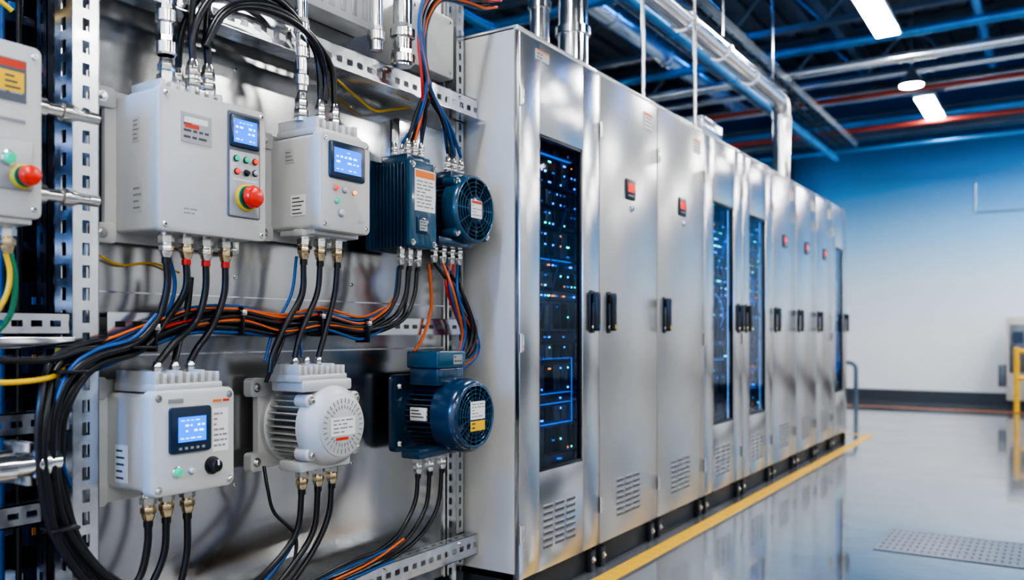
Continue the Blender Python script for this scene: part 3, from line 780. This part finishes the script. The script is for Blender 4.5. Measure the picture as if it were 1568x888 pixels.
# colourful bundle at top
G = [(2.655, 2.30), (2.56, 2.27), (2.44, 2.255), (2.31, 2.22), (2.235, 2.12), (2.225, 2.00), (2.255, 1.88)]
items = []
ends = [(-.14, 2.20), (-.14, 2.235), (-.14, 2.272), (-.15, 2.435), (-.15, 2.475), (-.15, 2.515), (-.185, 2.225), (-.185, 2.262), (-.14, 2.235), (-.15, 2.435), (-.15, 2.475), (-.14, 2.272), (-.15, 2.515)]
for i, (k, e) in enumerate(zip(('rubber', 'orangec', 'bluec', 'rubber', 'bluec', 'orangec', 'bluec', 'rubber', 'redc', 'bluec', 'rubber', 'rubber', 'bluec'), ends)):
    a = i*2.399; rr = .012+.026*((i*0.37) % 1)
    P = [(-.10+.5*rr*math.sin(a), y+rr*1.3*math.cos(a+.35*j), z+rr*math.sin(a)*.8) for j, (y, z) in enumerate(G)]
    P.append((-.125+.3*rr*math.sin(a), (e[1]*.6+2.26*.4)+.2*rr, 1.78))
    P.append((e[0], e[1], 1.685))
    items.append((k, .0060 if k in ('rubber', 'bluec') else .005, P, X))
cables('control_wire_bundle', items)
cables('lead_wires', [('yellowc', .0045, [(-.27, 2.0, 1.86), (-.27, 2.08, 1.83), (-.27, 2.18, 1.80), (-.26, 2.26, 1.82), (-.24, 2.33, 1.84)], X),
                      ('yellowc', .0030, [(-.28, 1.17, 1.24), (-.28, 1.25, 1.21), (-.28, 1.34, 1.22), (-.28, 1.42, 1.2)], X)])
# box bottoms
cables('power_cable', [
    ('rubber', .0088, [(1.228, .588), (1.226, .53), (1.205, .46), (1.14, .40), (1.06, .38)], X),
    ('rubber', .0088, [(1.277, .588), (1.270, .50), (1.225, .42), (1.15, .35)], X),
    ('rubber', .0088, [(1.336, .588), (1.334, .484), (1.305, .39), (1.25, .30)], X),
    ('redc', .0045, [(-.13, 1.175, .45), (-.12, 1.14, .42), (-.13, 1.08, .39)], X)])
cables('power_cable', [
    ('rubber', .0088, [(1.717, .585), (1.70, .478), (1.627, .405), (1.525, .353), (1.43, .33)], X),
    ('rubber', .0088, [(1.780, .585), (1.764, .466), (1.687, .382), (1.60, .325), (1.5, .30)], X),
    ('rubber', .0088, [(1.836, .585), (1.822, .493), (1.762, .405), (1.67, .325), (1.58, .27)], X),
    ('rubber', .0050, [(-.20, 1.639, .66), (-.18, 1.635, .60), (-.17, 1.65, .53), (-.14, 1.70, .46), (-.13, 1.69, .38)], X),
    ('bluec', .0055, [(-.16, 1.745, .60), (-.155, 1.73, .47), (-.155, 1.65, .38), (-.15, 1.55, .32)], X)])
cables('power_cable', [
    ('rubber', .0075, [(2.242, .558), (2.225, .464), (2.141, .375), (2.014, .335), (1.869, .32), (1.663, .312), (1.5, .29)], X),
    ('rubber', .0075, [(2.306, .558), (2.285, .442), (2.19, .355), (2.05, .318), (1.88, .30), (1.66, .29), (1.5, .27)], X),
    ('rubber', .0075, [(2.375, .558), (2.35, .431), (2.25, .345), (2.09, .30), (1.90, .282), (1.70, .275), (1.55, .25)], X),
    ('bluec', .0050, [(-.118, 2.12, .345), (-.118, 1.95, .33), (-.118, 1.80, .318), (-.118, 1.6, .30)], X),
    ('orangec', .0040, [(-.114, 2.15, .36), (-.112, 2.0, .322), (-.112, 1.85, .305), (-.112, 1.6, .285)], X),
    ('rubber', .0060, [(-.114, 2.0, .345), (-.112, 1.9, .345), (-.112, 1.75, .325), (-.112, 1.6, .31)], X),
    ('bluec', .0045, [(-.114, 2.1, .30), (-.112, 1.9, .29), (-.112, 1.75, .28), (-.112, 1.6, .26)], X),
    ('yellowc', .0040, [(-.105, 1.85, .285), (-.105, 1.75, .27), (-.105, 1.6, .25)], X)])
cables('left_supply_cables', [
    ('yellowc', .0060, [(-.10, .60, .955), (-.10, .80, .945), (-.10, .90, .938), (-.11, .99, .946), (-.16, 1.04, .97), (-.22, 1.06, 1.0)], X),
    ('rubber', .0075, [(-.10, .60, .985), (-.10, .82, .985), (-.10, .97, .982), (-.11, 1.05, 1.0), (-.13, 1.16, 1.01), (-.15, 1.24, 1.05), (-.17, 1.3, 1.08)], X),
    ('rubber', .0070, [(-.12, .82, 1.21), (-.12, .825, 1.12), (-.12, .80, 1.0), (-.12, .78, .8), (-.12, .75, .5)], X),
    ('yellowc', .0055, [(-.12, .895, 1.21), (-.12, .905, 1.16), (-.12, .895, 1.11), (-.12, .86, 1.06), (-.13, .8, 1.02)], X),
    ('greenc', .0060, [(-.12, .905, 1.21), (-.125, .918, 1.15), (-.13, .912, 1.08), (-.14, .88, 1.03)], X),
    ('yellowc', .0060, [(-.42, .80, 2.2), (-.40, .95, 1.88), (-.38, 1.04, 1.80)], X)])

# ------------------------------------------------------------------ cabinets
edges = [2.68, 3.34, 3.98, 4.65, 5.34, 6.02, 6.66, 7.30, 7.90, 8.50]
kinds = ['glass', 'plain', 'plain', 'glass', 'glass', 'plain', 'plain', 'plain', 'glass']
Hc = 2.20; XB = -0.62
def vents(o, x, y0, z0, w, n=6, cols=3):
    cw = w/cols
    for c in range(cols):
        for r in range(n):
            yy = y0+c*cw; zz = z0+r*0.026
            o.box(x-.001, x+.0035, yy, yy+cw*.78, zz+.009, zz+.016, 'cab', .001)
            o.box(x-.001, x+.0012, yy, yy+cw*.78, zz, zz+.009, 'ink')
def handle(o, y, z0=1.045, z1=1.215, acc='yellab'):
    o.rbox(-.001, .006, y-.022, y+.022, z0-.008, z1+.008, .012, 'black', .002)
    o.box(.006, .030, y-.012, y+.012, z1-.045, z1-.005, 'black', .005)
    o.rbox(.018, .038, y-.016, y+.016, z0+.002, z1, .010, 'black', .005)
    o.lathe((.006, y, z0+.018), (1, 0, 0), [(0, .011), (.010, .010)], 'nickel', 16)
    o.box(.038, .0385, y-.006, y+.006, z0+.012, z0+.030, acc)
def cabinet(i):
    y0, y1 = edges[i], edges[i+1]; kd = kinds[i]
    o = Ob('server_cabinet' if kd == 'glass' else 'electrical_cabinet')
    zb = 0.10
    body = 'cab'
    g = .004
    o.box(XB, -.024, y0+.001, y0+.022, zb, Hc-.01, 'box' if i == 0 else body, .002)
    o.box(XB, -.024, y1-.022, y1-.001, zb, Hc-.01, body, .002)
    o.box(XB, XB+.02, y0+.02, y1-.02, zb, Hc-.01, body)
    o.box(XB, -.024, y0+.001, y1-.001, zb, zb+.03, body, .002)
    o.box(XB, -.010, y0+.001, y1-.001, Hc-.022, Hc, body, .005)
    if kd == 'plain': o.box(-.12, -.024, y0+.02, y1-.02, zb+.03, Hc-.022, 'dark')
    o.box(XB+.03, -.03, y0+.01, y1-.01, 0.0, zb, 'plinth', .003)
    for yy in (y0+.03, y1-.07):
        o.box(-.03, -.005, yy, yy+.04, 0.0, zb-.01, 'plinth', .003)
        hexbolt(o, (-.005, yy+.02, .05), (1, 0, 0), .009, 'zinc')
    a, b, c, d = y0+g, y1-g, zb+.008, Hc-.026
    if kd == 'plain':
        o.box(-.022, 0, a, b, c, d, 'cab' if i in (1, 2) else 'steel', .003)
    else:
        fk = 'steel'
        w0, w1 = y0+(y1-y0)*.225, y1-(y1-y0)*.235
        v0, v1 = .495, 1.815
        o.box(-.022, 0, a, w0, c, d, fk, .003); o.box(-.022, 0, w1, b, c, d, fk, .003)
        o.box(-.022, -.0002, w0-.004, w1+.004, c, v0, fk, .001); o.box(-.022, -.0002, w0-.004, w1+.004, v1, d, fk, .001)
        t = .012
        for (p, q, r_, s_) in ((w0, w0+t, v0, v1), (w1-t, w1, v0, v1), (w0, w1, v0, v0+t), (w0, w1, v1-t, v1)):
            o.box(-.026, -.004, p, q, r_, s_, 'black', .001)
        o.quad_x(-.012, w0+.002, w1-.002, v0+.002, v1-.002, 'glass')
        # rack contents
        xr = -.085
        r0, r1 = y0+.05, y1-.05
        o.box(xr-.30, xr-.012, r0, r1, v0-.1, v1+.1, 'dark')
        for yy in (r0, r1-.025): o.box(xr-.03, xr+.01, yy, yy+.025, v0-.1, v1+.1, 'srv2', .002)
        for yy in (r0+.008, r1-.016): o.box(xr+.010, xr+.014, yy, yy+.006, v0, v1, 'rackglow')  # glowing strips added to light the rack interior
        zz = v0-.05
        rnd = random.Random(i+3)
        s0, s1 = r0+.03, r1-.03
        while zz < v1+.02:
            h = rnd.choice((.042, .042, .085, .13))
            o.box(xr-.02, xr+rnd.uniform(-.004, .012), s0, s1, zz+.002, zz+h-.002, rnd.choice(('srv', 'srv', 'srv2')), .002)
            o.box(xr+.010, xr+.020, s0+.01, s0+.016, zz+.008, zz+h-.008, 'silverlab', .001)
            o.box(xr+.010, xr+.020, s1-.016, s1-.01, zz+.008, zz+h-.008, 'silverlab', .001)
            if h > .08:
                for c_ in range(7): o.box(xr+.008, xr+.0135, s0+.04+c_*.065, s0+.095+c_*.065, zz+.012, zz+h-.012, rnd.choice(('srv', 'black', 'srv2')), .001)
            for rr in range(max(1, int(h/.042))):
                dens = .42 if 1.1 < zz < 1.65 else .15
                for c_ in range(16):
                    if rnd.random() < dens:
                        yy = s0+(s1-s0)*(c_+.5)/16
                        zc = zz+.02+rr*.042
                        big = rnd.random() < .18
                        o.box(xr, xr+.0150, yy-(.011 if big else .0038), yy+(.011 if big else .0038), zc-.0032, zc+.0032,
                              rnd.choice(('blueled', 'dimled', 'cyanled', 'dimled', 'blueled', 'blueled', 'tealled', 'orled')))
            if rnd.random() < .22: o.box(xr, xr+.016, s0+.05, s1-.05, zz-.001, zz+.0015, 'dimled')
            zz += h
        for j in range(12):
            ya = rnd.uniform(s0+.01, s1-.01); za = rnd.uniform(.7, 1.7)
            yb = min(s1, max(s0, ya+rnd.uniform(-.12, .12)))
            pts = catmull([(xr+.012, ya, za), (xr+.035, (ya+yb)/2, za-.05), (xr+.035, yb, za-.14), (xr+.012, yb, za-.2)], 5)
            o.tube(pts, .0024, rnd.choice(('bluec', 'bluec', 'dimled', 'bluec', 'rubber', 'rubber')), 6)
        if i == 0:
            for (p, q, r_, s_) in ((w0+.08, w1+.02, .93, .933), (w0+.08, w0+.083, .80, .93), (w1+.017, w1+.02, .66, .93), (w0+.14, w1+.02, .66, .663)):
                o.box(xr+.018, xr+.022, p, q, r_, s_, 'dimled')
    for zz in (Hc-.27, .28, 1.0):
        if kd == 'glass' or zz != 1.0:
            o.cyl((.004, y0+.006, zz-.035), (.004, y0+.006, zz+.035), .007, 'nickel', 12)
            o.box(-.002, .003, y0+.004, y0+.03, zz-.03, zz+.03, 'nickel', .001)
    vents(o, 0, y0+(y1-y0)*.27, .20 if kd == 'plain' else .19, (y1-y0)*.42, 7 if kd == 'plain' else 7)
    hl = y1-.075 if i in (0, 3, 8) else y0+.085
    handle(o, hl, acc='yellab' if i != 0 else 'bluec')
    if kd == 'plain':
        yc = y0+(y1-y0)*.49
        o.rbox(-.001, .008, yc-.050, yc+.050, 1.665, 1.760, .008, 'black', .003)
        o.box(.0075, .009, yc-.032, yc+.032, 1.70, 1.740, 'redled')
        o.box(.0078, .0088, yc-.030, yc+.030, 1.68, 1.686, 'silverlab')
        if i == 2 or i == 1:
            button(o, 0.0, yc+.02, 1.625, .012, 'nickel', 'zinc')
    if i in (1, 2, 5, 6, 7):
        label(o, 0, y1-.17, y1-.06, Hc-.16, Hc-.08, 'white', 3, 'orangelab', 'greyink')
    if i == 0:
        label(o, 0, y0+.12, y0+.22, Hc-.10, Hc-.06, 'silverlab', 2, 'orangelab')
    if i >= 3: o.box(-.06, -.02, y1-.08, y1-.05, Hc, Hc+.010, 'redink')
    for yy in (y0+.06, y1-.06):
        o.lathe((-.08, yy, Hc), (0, 0, 1), [(0, .014), (.012, .014), (.018, .009)], 'zinc', 14)
    return o.done()
for i in range(9): cabinet(i)

# equipment on top of cabinets
o = Ob('cable_tray')
o.box(-.45, -.25, 5.1, 7.3, 2.24, 2.245, 'duct'); o.box(-.25, -.245, 5.1, 7.3, 2.24, 2.33, 'duct', .002); o.box(-.45, -.445, 5.1, 7.3, 2.24, 2.33, 'duct', .002)
yy = 5.15
while yy < 7.3:
    o.box(-.46, -.24, yy, yy+.04, 2.20, 2.242, 'beam'); yy += .5
for k_, xx in (('rubber', -.40), ('bluec', -.36), ('rubber', -.32), ('orangec', -.29)):
    o.cyl((xx, 5.1, 2.26), (xx, 7.3, 2.26), .014, k_, 10)
o.box(-.40, -.2, 5.15, 5.55, 2.33, 2.42, 'duct', .01)
o.done()

# ------------------------------------------------------------------ ducts and pipes
def duct_run(name, pts, r, k='duct', flange=0.8, seg=24):
    o = Ob(name)
    o.tube(pts, r, k, seg)
    for a, b in zip(pts, pts[1:]):
        a = Vector(a); b = Vector(b); L = (b-a).length
        if L > flange:
            n = int(L/flange)
            for j in range(1, n+1):
                p = a.lerp(b, j/(n+1)); d = (b-a).normalized()
                o.lathe(p-d*.02, d, [(0, r*1.0), (.002, r*1.18), (.038, r*1.18), (.04, r)], k, seg)
    return o
def bend(a, c, b, n=6, rad=0.2):
    a, b, c = Vector(a), Vector(b), Vector(c)
    p0 = c+(a-c).normalized()*rad; p1 = c+(b-c).normalized()*rad
    return [tuple((1-t)**2*p0+2*t*(1-t)*c+t*t*p1) for t in [j/n for j in range(n+1)]]
o = duct_run('ventilation_duct', [(-.32, 3.68, 2.2), (-.32, 3.68, 5.1)], .075, 'chrome', .35); o.done()
o = duct_run('ventilation_duct', [(-.50, 3.66, 2.2), (-.50, 3.66, 5.1)], .05, 'chrome', .5); o.done()
o = duct_run('ventilation_duct', [(-.42, 1.0, 3.15)] + bend((-.42, 1, 3.15), (-.42, 7.8, 3.15), (-.42, 7.8, 2.2)) + [(-.42, 7.8, 2.2)], .08, 'chrome'); o.done()
o = duct_run('hanging_pipe', [(-.9, 2.0, 3.45), (-.9, 12.3, 3.45)], .045, 'bluepipe', 1.5); o.done()
o = duct_run('hanging_pipe', [(-1.3, 2.0, 4.32), (-1.3, 12.3, 4.32)], .07, 'duct', 1.5); o.done()
o = duct_run('hanging_pipe', [(-2.2, 2.0, 4.3), (-2.2, 12.3, 4.3)], .10, 'duct', 1.5); o.done()
o = duct_run('hanging_pipe', [(-1.7, 2.0, 3.2), (-1.7, 12.3, 3.2)], .035, 'bluepipe', 1.5); o.done()
o = duct_run('hanging_pipe', [(1.0, 5.0, 4.35), (1.0, 12.0, 4.35)], .05, 'bluepipe', 1.5); o.done()
o = duct_run('hanging_pipe', [(2.0, 5.0, 4.32), (2.0, 12.0, 4.32)], .06, 'duct', 1.5); o.done()
for (yy, zz, r, k) in ((9.0, 3.72, .05, 'duct'), (9.5, 4.12, .05, 'bluepipe'), (12.95, 4.05, .05, 'bluepipe'), (12.9, 4.45, .09, 'duct'), (7.0, 4.1, .05, 'bluepipe'), (10.6, 4.02, .035, 'duct'), (7.9, 4.48, .06, 'duct'), (12.6, 3.60, .03, 'bluepipe'), (11.9, 4.12, .04, 'duct')):
    o = duct_run('cross_pipe', [(-5.8, yy, zz), (6.8, yy, zz)], r, k, 1.8); o.done()
for (yy, zz) in ((11.0, 3.92), (12.1, 3.76)):
    o = duct_run('sprinkler_pipe', [(-5.8, yy, zz), (6.8, yy, zz)], .030, 'redpipe', 2.0); o.done()
o = Ob('hanger_rods')
for yy in (4.25, 5.03): o.cyl((-.20, yy, 2.2), (-.20, yy, 5.1), .011, 'zinc', 10)
for yy in (3.0, 4.6, 6.2, 7.5): o.cyl((-.42, yy, 3.235), (-.42, yy, 5.1), .008, 'zinc', 8)
o.done()
o = Ob('mesh_cable_tray')
for xx in (-1.1, -.98, -.86, -.74, -.62): o.cyl((xx, 3.0, 3.56), (xx, 12.2, 3.56), .006, 'beam', 6)
yy = 3.0
while yy < 12.2:
    o.box(-1.12, -.60, yy, yy+.012, 3.545, 3.555, 'beam'); yy += .25
for xx in (-1.12, -.60): o.box(xx-.006, xx+.006, 3.0, 12.2, 3.55, 3.63, 'duct')
for j, xx in enumerate((-1.04, -.92, -.80, -.68)): o.cyl((xx, 3.0, 3.58), (xx, 12.2, 3.58), .018, ('rubber', 'bluec', 'rubber', 'rubber')[j], 8)
o.done()

# ------------------------------------------------------------------ ceiling structure
def simple(name, x0, x1, y0, y1, z0, z1, k):
    o = Ob(name); o.box(x0, x1, y0, y1, z0, z1, k); return o.done()
simple('floor', -6, 7, -4, 14, -.1, 0, 'floor')
o = Ob('ceiling')
o.box(-6, 7, -4, 14, 5.25, 5.35, 'deck')
xx = -6
while xx < 6.9:
    o.box(xx, xx+.12, -4, 14, 5.18, 5.25, 'deck'); xx += .3
o.done()
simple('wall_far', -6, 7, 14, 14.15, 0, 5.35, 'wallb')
simple('wall_left', -6.15, -6, -4, 14.15, 0, 5.35, 'walld')
simple('baseboard_far', -6, 7, 13.975, 14, 0, .17, 'base')
# unseen right wall; openings and dark piers added to light and streak the panel
o = Ob('wall_right')
o.box(7, 7.15, -4, 14.15, 0, .9, 'wallw'); o.box(7, 7.15, -4, 14.15, 3.6, 5.35, 'wallw')
ys = -4
while ys < 14:
    o.box(7, 7.15, ys, ys+1.0, .9, 3.6, 'wallw'); ys += 2.0
o.done()
def girder(name, y, z0=4.45, z1=5.15):
    o = Ob(name)
    o.box(-6, 7, y-.07, y+.07, z1-.06, z1, 'beam'); o.box(-6, 7, y-.06, y+.06, z0, z0+.06, 'beam')
    x = -6.0; up = True
    while x < 7:
        a = (x, y, z0+.05 if up else z1-.05); b = (min(x+.55, 7), y, z1-.05 if up else z0+.05)
        o.cyl(a, b, .022, 'beam', 8); x += .55; up = not up
    return o
for yy in (2.5, 5.0, 7.4, 9.8, 12.2): girder('roof_truss', yy).done()
for xx in (-4.2, -2.8, -.6, 1.6, 4.5):
    o = Ob('roof_purlin'); o.box(xx-.05, xx+.05, -4, 14, 4.75, 4.78, 'beam'); o.box(xx-.01, xx+.01, -4, 14, 4.78, 4.98, 'beam'); o.box(xx-.05, xx+.05, -4, 14, 4.98, 5.01, 'beam'); o.done()
o = Ob('crane_beam')
o.box(-6, 7, 13.3, 13.6, 3.90, 3.94, 'beam'); o.box(-6, 7, 13.43, 13.47, 3.94, 4.2, 'beam'); o.box(-6, 7, 13.3, 13.6, 4.2, 4.24, 'beam')
o.done()
for xx in (-3.4, -2.0):
    o = Ob('steel_column'); o.box(xx-.12, xx+.12, 13.62, 13.65, 0, 5.18, 'beam'); o.box(xx-.015, xx+.015, 13.65, 13.85, 0, 5.18, 'beam'); o.box(xx-.12, xx+.12, 13.85, 13.88, 0, 5.18, 'beam'); o.done()

# lamps
def lamp(x, y, z=3.80, w=.20, L=1.15):
    o = Ob('ceiling_light')
    o.box(x-w/2-.02, x+w/2+.02, y-L/2-.02, y+L/2+.02, z+.015, z+.07, 'duct', .006)
    o.box(x-w/2, x+w/2, y-L/2, y+L/2, z, z+.02, 'lamp', .003)
    for d in (-.4, .4): o.cyl((x, y+d, z+.07), (x, y+d, 5.2), .005, 'zinc', 6)
    o.done()
for yy in (.7, 4.3, 7.95, 11.6): lamp(.36, yy)
for xx in (3.4, 5.6):
    for yy in (-2.0, .7, 4.3, 7.95, 11.6): lamp(xx, yy)
lamp(2.3, 12.3)  # extra lamp added out of view to brighten the far wall
for yy in (4.3, 7.95, 11.6): lamp(-3.6, yy, 4.0)
o = Ob('round_highbay_light')
o.lathe((.31, 10.4, 3.80), (0, 0, 1), [(0, .12), (.01, .12)], 'lamp', 24); o.lathe((.31, 10.4, 3.81), (0, 0, 1), [(0, .13), (.06, .11), (.14, .05), (.2, .03)], 'duct', 24)
o.cyl((.31, 10.4, 3.98), (.31, 10.4, 5.2), .006, 'zinc', 6); o.done()
# glowing tubes added to put blue glints on the service pipes
for (x, y, z) in ((-1.5, 4.0, 4.6), (-1.5, 6.3, 4.6), (-1.5, 8.8, 4.6), (-1.5, 11.2, 4.6), (2.6, 8.8, 4.66)):
    o = Ob('added_blue_tube')
    o.cyl((x, y-.4, z), (x, y+.4, z), .018, 'blueglow', 12); o.box(x-.03, x+.03, y-.4, y+.4, z+.02, z+.05, 'beam'); o.cyl((x, y, z+.05), (x, y, 5.17), .006, 'zinc', 6)
    o.done()

# ------------------------------------------------------------------ floor items
o = Ob('floor_marking_line')
o.box(.050, .135, -1.0, 9.2, 0, .002, 'yellow')
o.box(-.9, .050, 9.12, 9.2, 0, .002, 'yellow')
o.box(-1.5, 5.0, 12.75, 12.83, 0, .002, 'orangelab')
o.done()
o = Ob('floor_drain_grate')
x0, x1, y0, y1 = .95, 2.6, 4.35, 4.85
o.box(x0, x1, y0, y1, .0, .0015, 'concretegrate')
xx = x0
while xx < x1:
    o.box(xx, xx+.018, y0, y1, .001, .004, 'gratebar'); xx += .03
for j in range(7): o.box(x0, x1, y0+j*.08, y0+.03+j*.08, .001, .0045, 'gratebar')
o.done()
o = Ob('pipe_barrier')
o.tube([(-.95, 12.2, 0), (-.95, 12.2, .5)] + bend((-.95, 12.2, 0), (-.95, 12.2, .63), (-.62, 12.2, .63), 6, .1) + bend((-.95, 12.2, .63), (-.62, 12.2, .63), (-.62, 12.2, 0), 6, .1) + [(-.62, 12.2, 0)], .03, 'beam', 12)
o.done()
o = Ob('machine_cabinet')
o.box(1.10, 1.9, 13.2, 13.8, .12, 1.25, 'box', .02); o.box(1.14, 1.5, 13.19, 13.21, .5, 1.15, 'srv2', .005); o.box(1.18, 1.3, 13.18, 13.2, .9, 1.05, 'bezel')
o.box(1.12, 1.88, 13.25, 13.75, 0, .12, 'plinth'); o.box(1.0, 1.1, 13.3, 13.5, .3, .6, 'srv2', .01)
o.done()
o = Ob('safety_post')
o.cyl((1.24, 12.7, 0), (1.24, 12.7, .85), .035, 'yellow', 16, .01); o.cyl((1.9, 12.7, 0), (1.9, 12.7, .85), .035, 'yellow', 16, .01)
o.cyl((1.24, 12.7, .8), (1.9, 12.7, .8), .03, 'yellow', 12); o.cyl((1.24, 12.7, .45), (1.9, 12.7, .45), .03, 'yellow', 12)
o.done()
o = Ob('wall_conduit')
o.cyl((.68, 13.98, 2.78), (.68, 13.98, 3.2), .009, 'duct', 8); o.cyl((.68, 13.98, 2.78), (3.0, 13.98, 2.78), .009, 'duct', 8)
o.done()

# ------------------------------------------------------------------ world, lights, camera
w = bpy.data.worlds.new('World'); scn.world = w; w.use_nodes = True
nt = w.node_tree
bg = nt.nodes['Background']
bg.inputs[0].default_value = (0.95, 0.97, 1.0, 1); bg.inputs[1].default_value = 1.3

def area(name, loc, rot, sx, sy, power, col):
    l = bpy.data.lights.new(name, 'AREA'); l.shape = 'RECTANGLE'; l.size = sx; l.size_y = sy; l.energy = power; l.color = col
    ob = bpy.data.objects.new(name, l); ob.location = loc; ob.rotation_euler = rot; COL.objects.link(ob); return ob
area('added_blue_strut_light', (0.1, -0.5, 1.7), (math.radians(85), 0, math.radians(12)), .5, .5, 40, (0.03, 0.33, 1.0))  # unseen lamp added to throw blue onto the left struts

cam = bpy.data.cameras.new('Camera'); co = bpy.data.objects.new('Camera', cam); COL.objects.link(co)
co.location = (1.70, 0, 1.04); co.rotation_euler = (math.radians(90), 0, math.radians(32.88))
cam.lens = 36*1296/1568; cam.sensor_width = 36; cam.shift_y = 65/1568
cam.clip_start = .02
cam.dof.use_dof = True; cam.dof.focus_distance = 2.5; cam.dof.aperture_fstop = 2.0
scn.camera = co
scn.view_settings.view_transform = 'AgX'
scn.view_settings.look = 'AgX - High Contrast'
scn.view_settings.exposure = 0.08
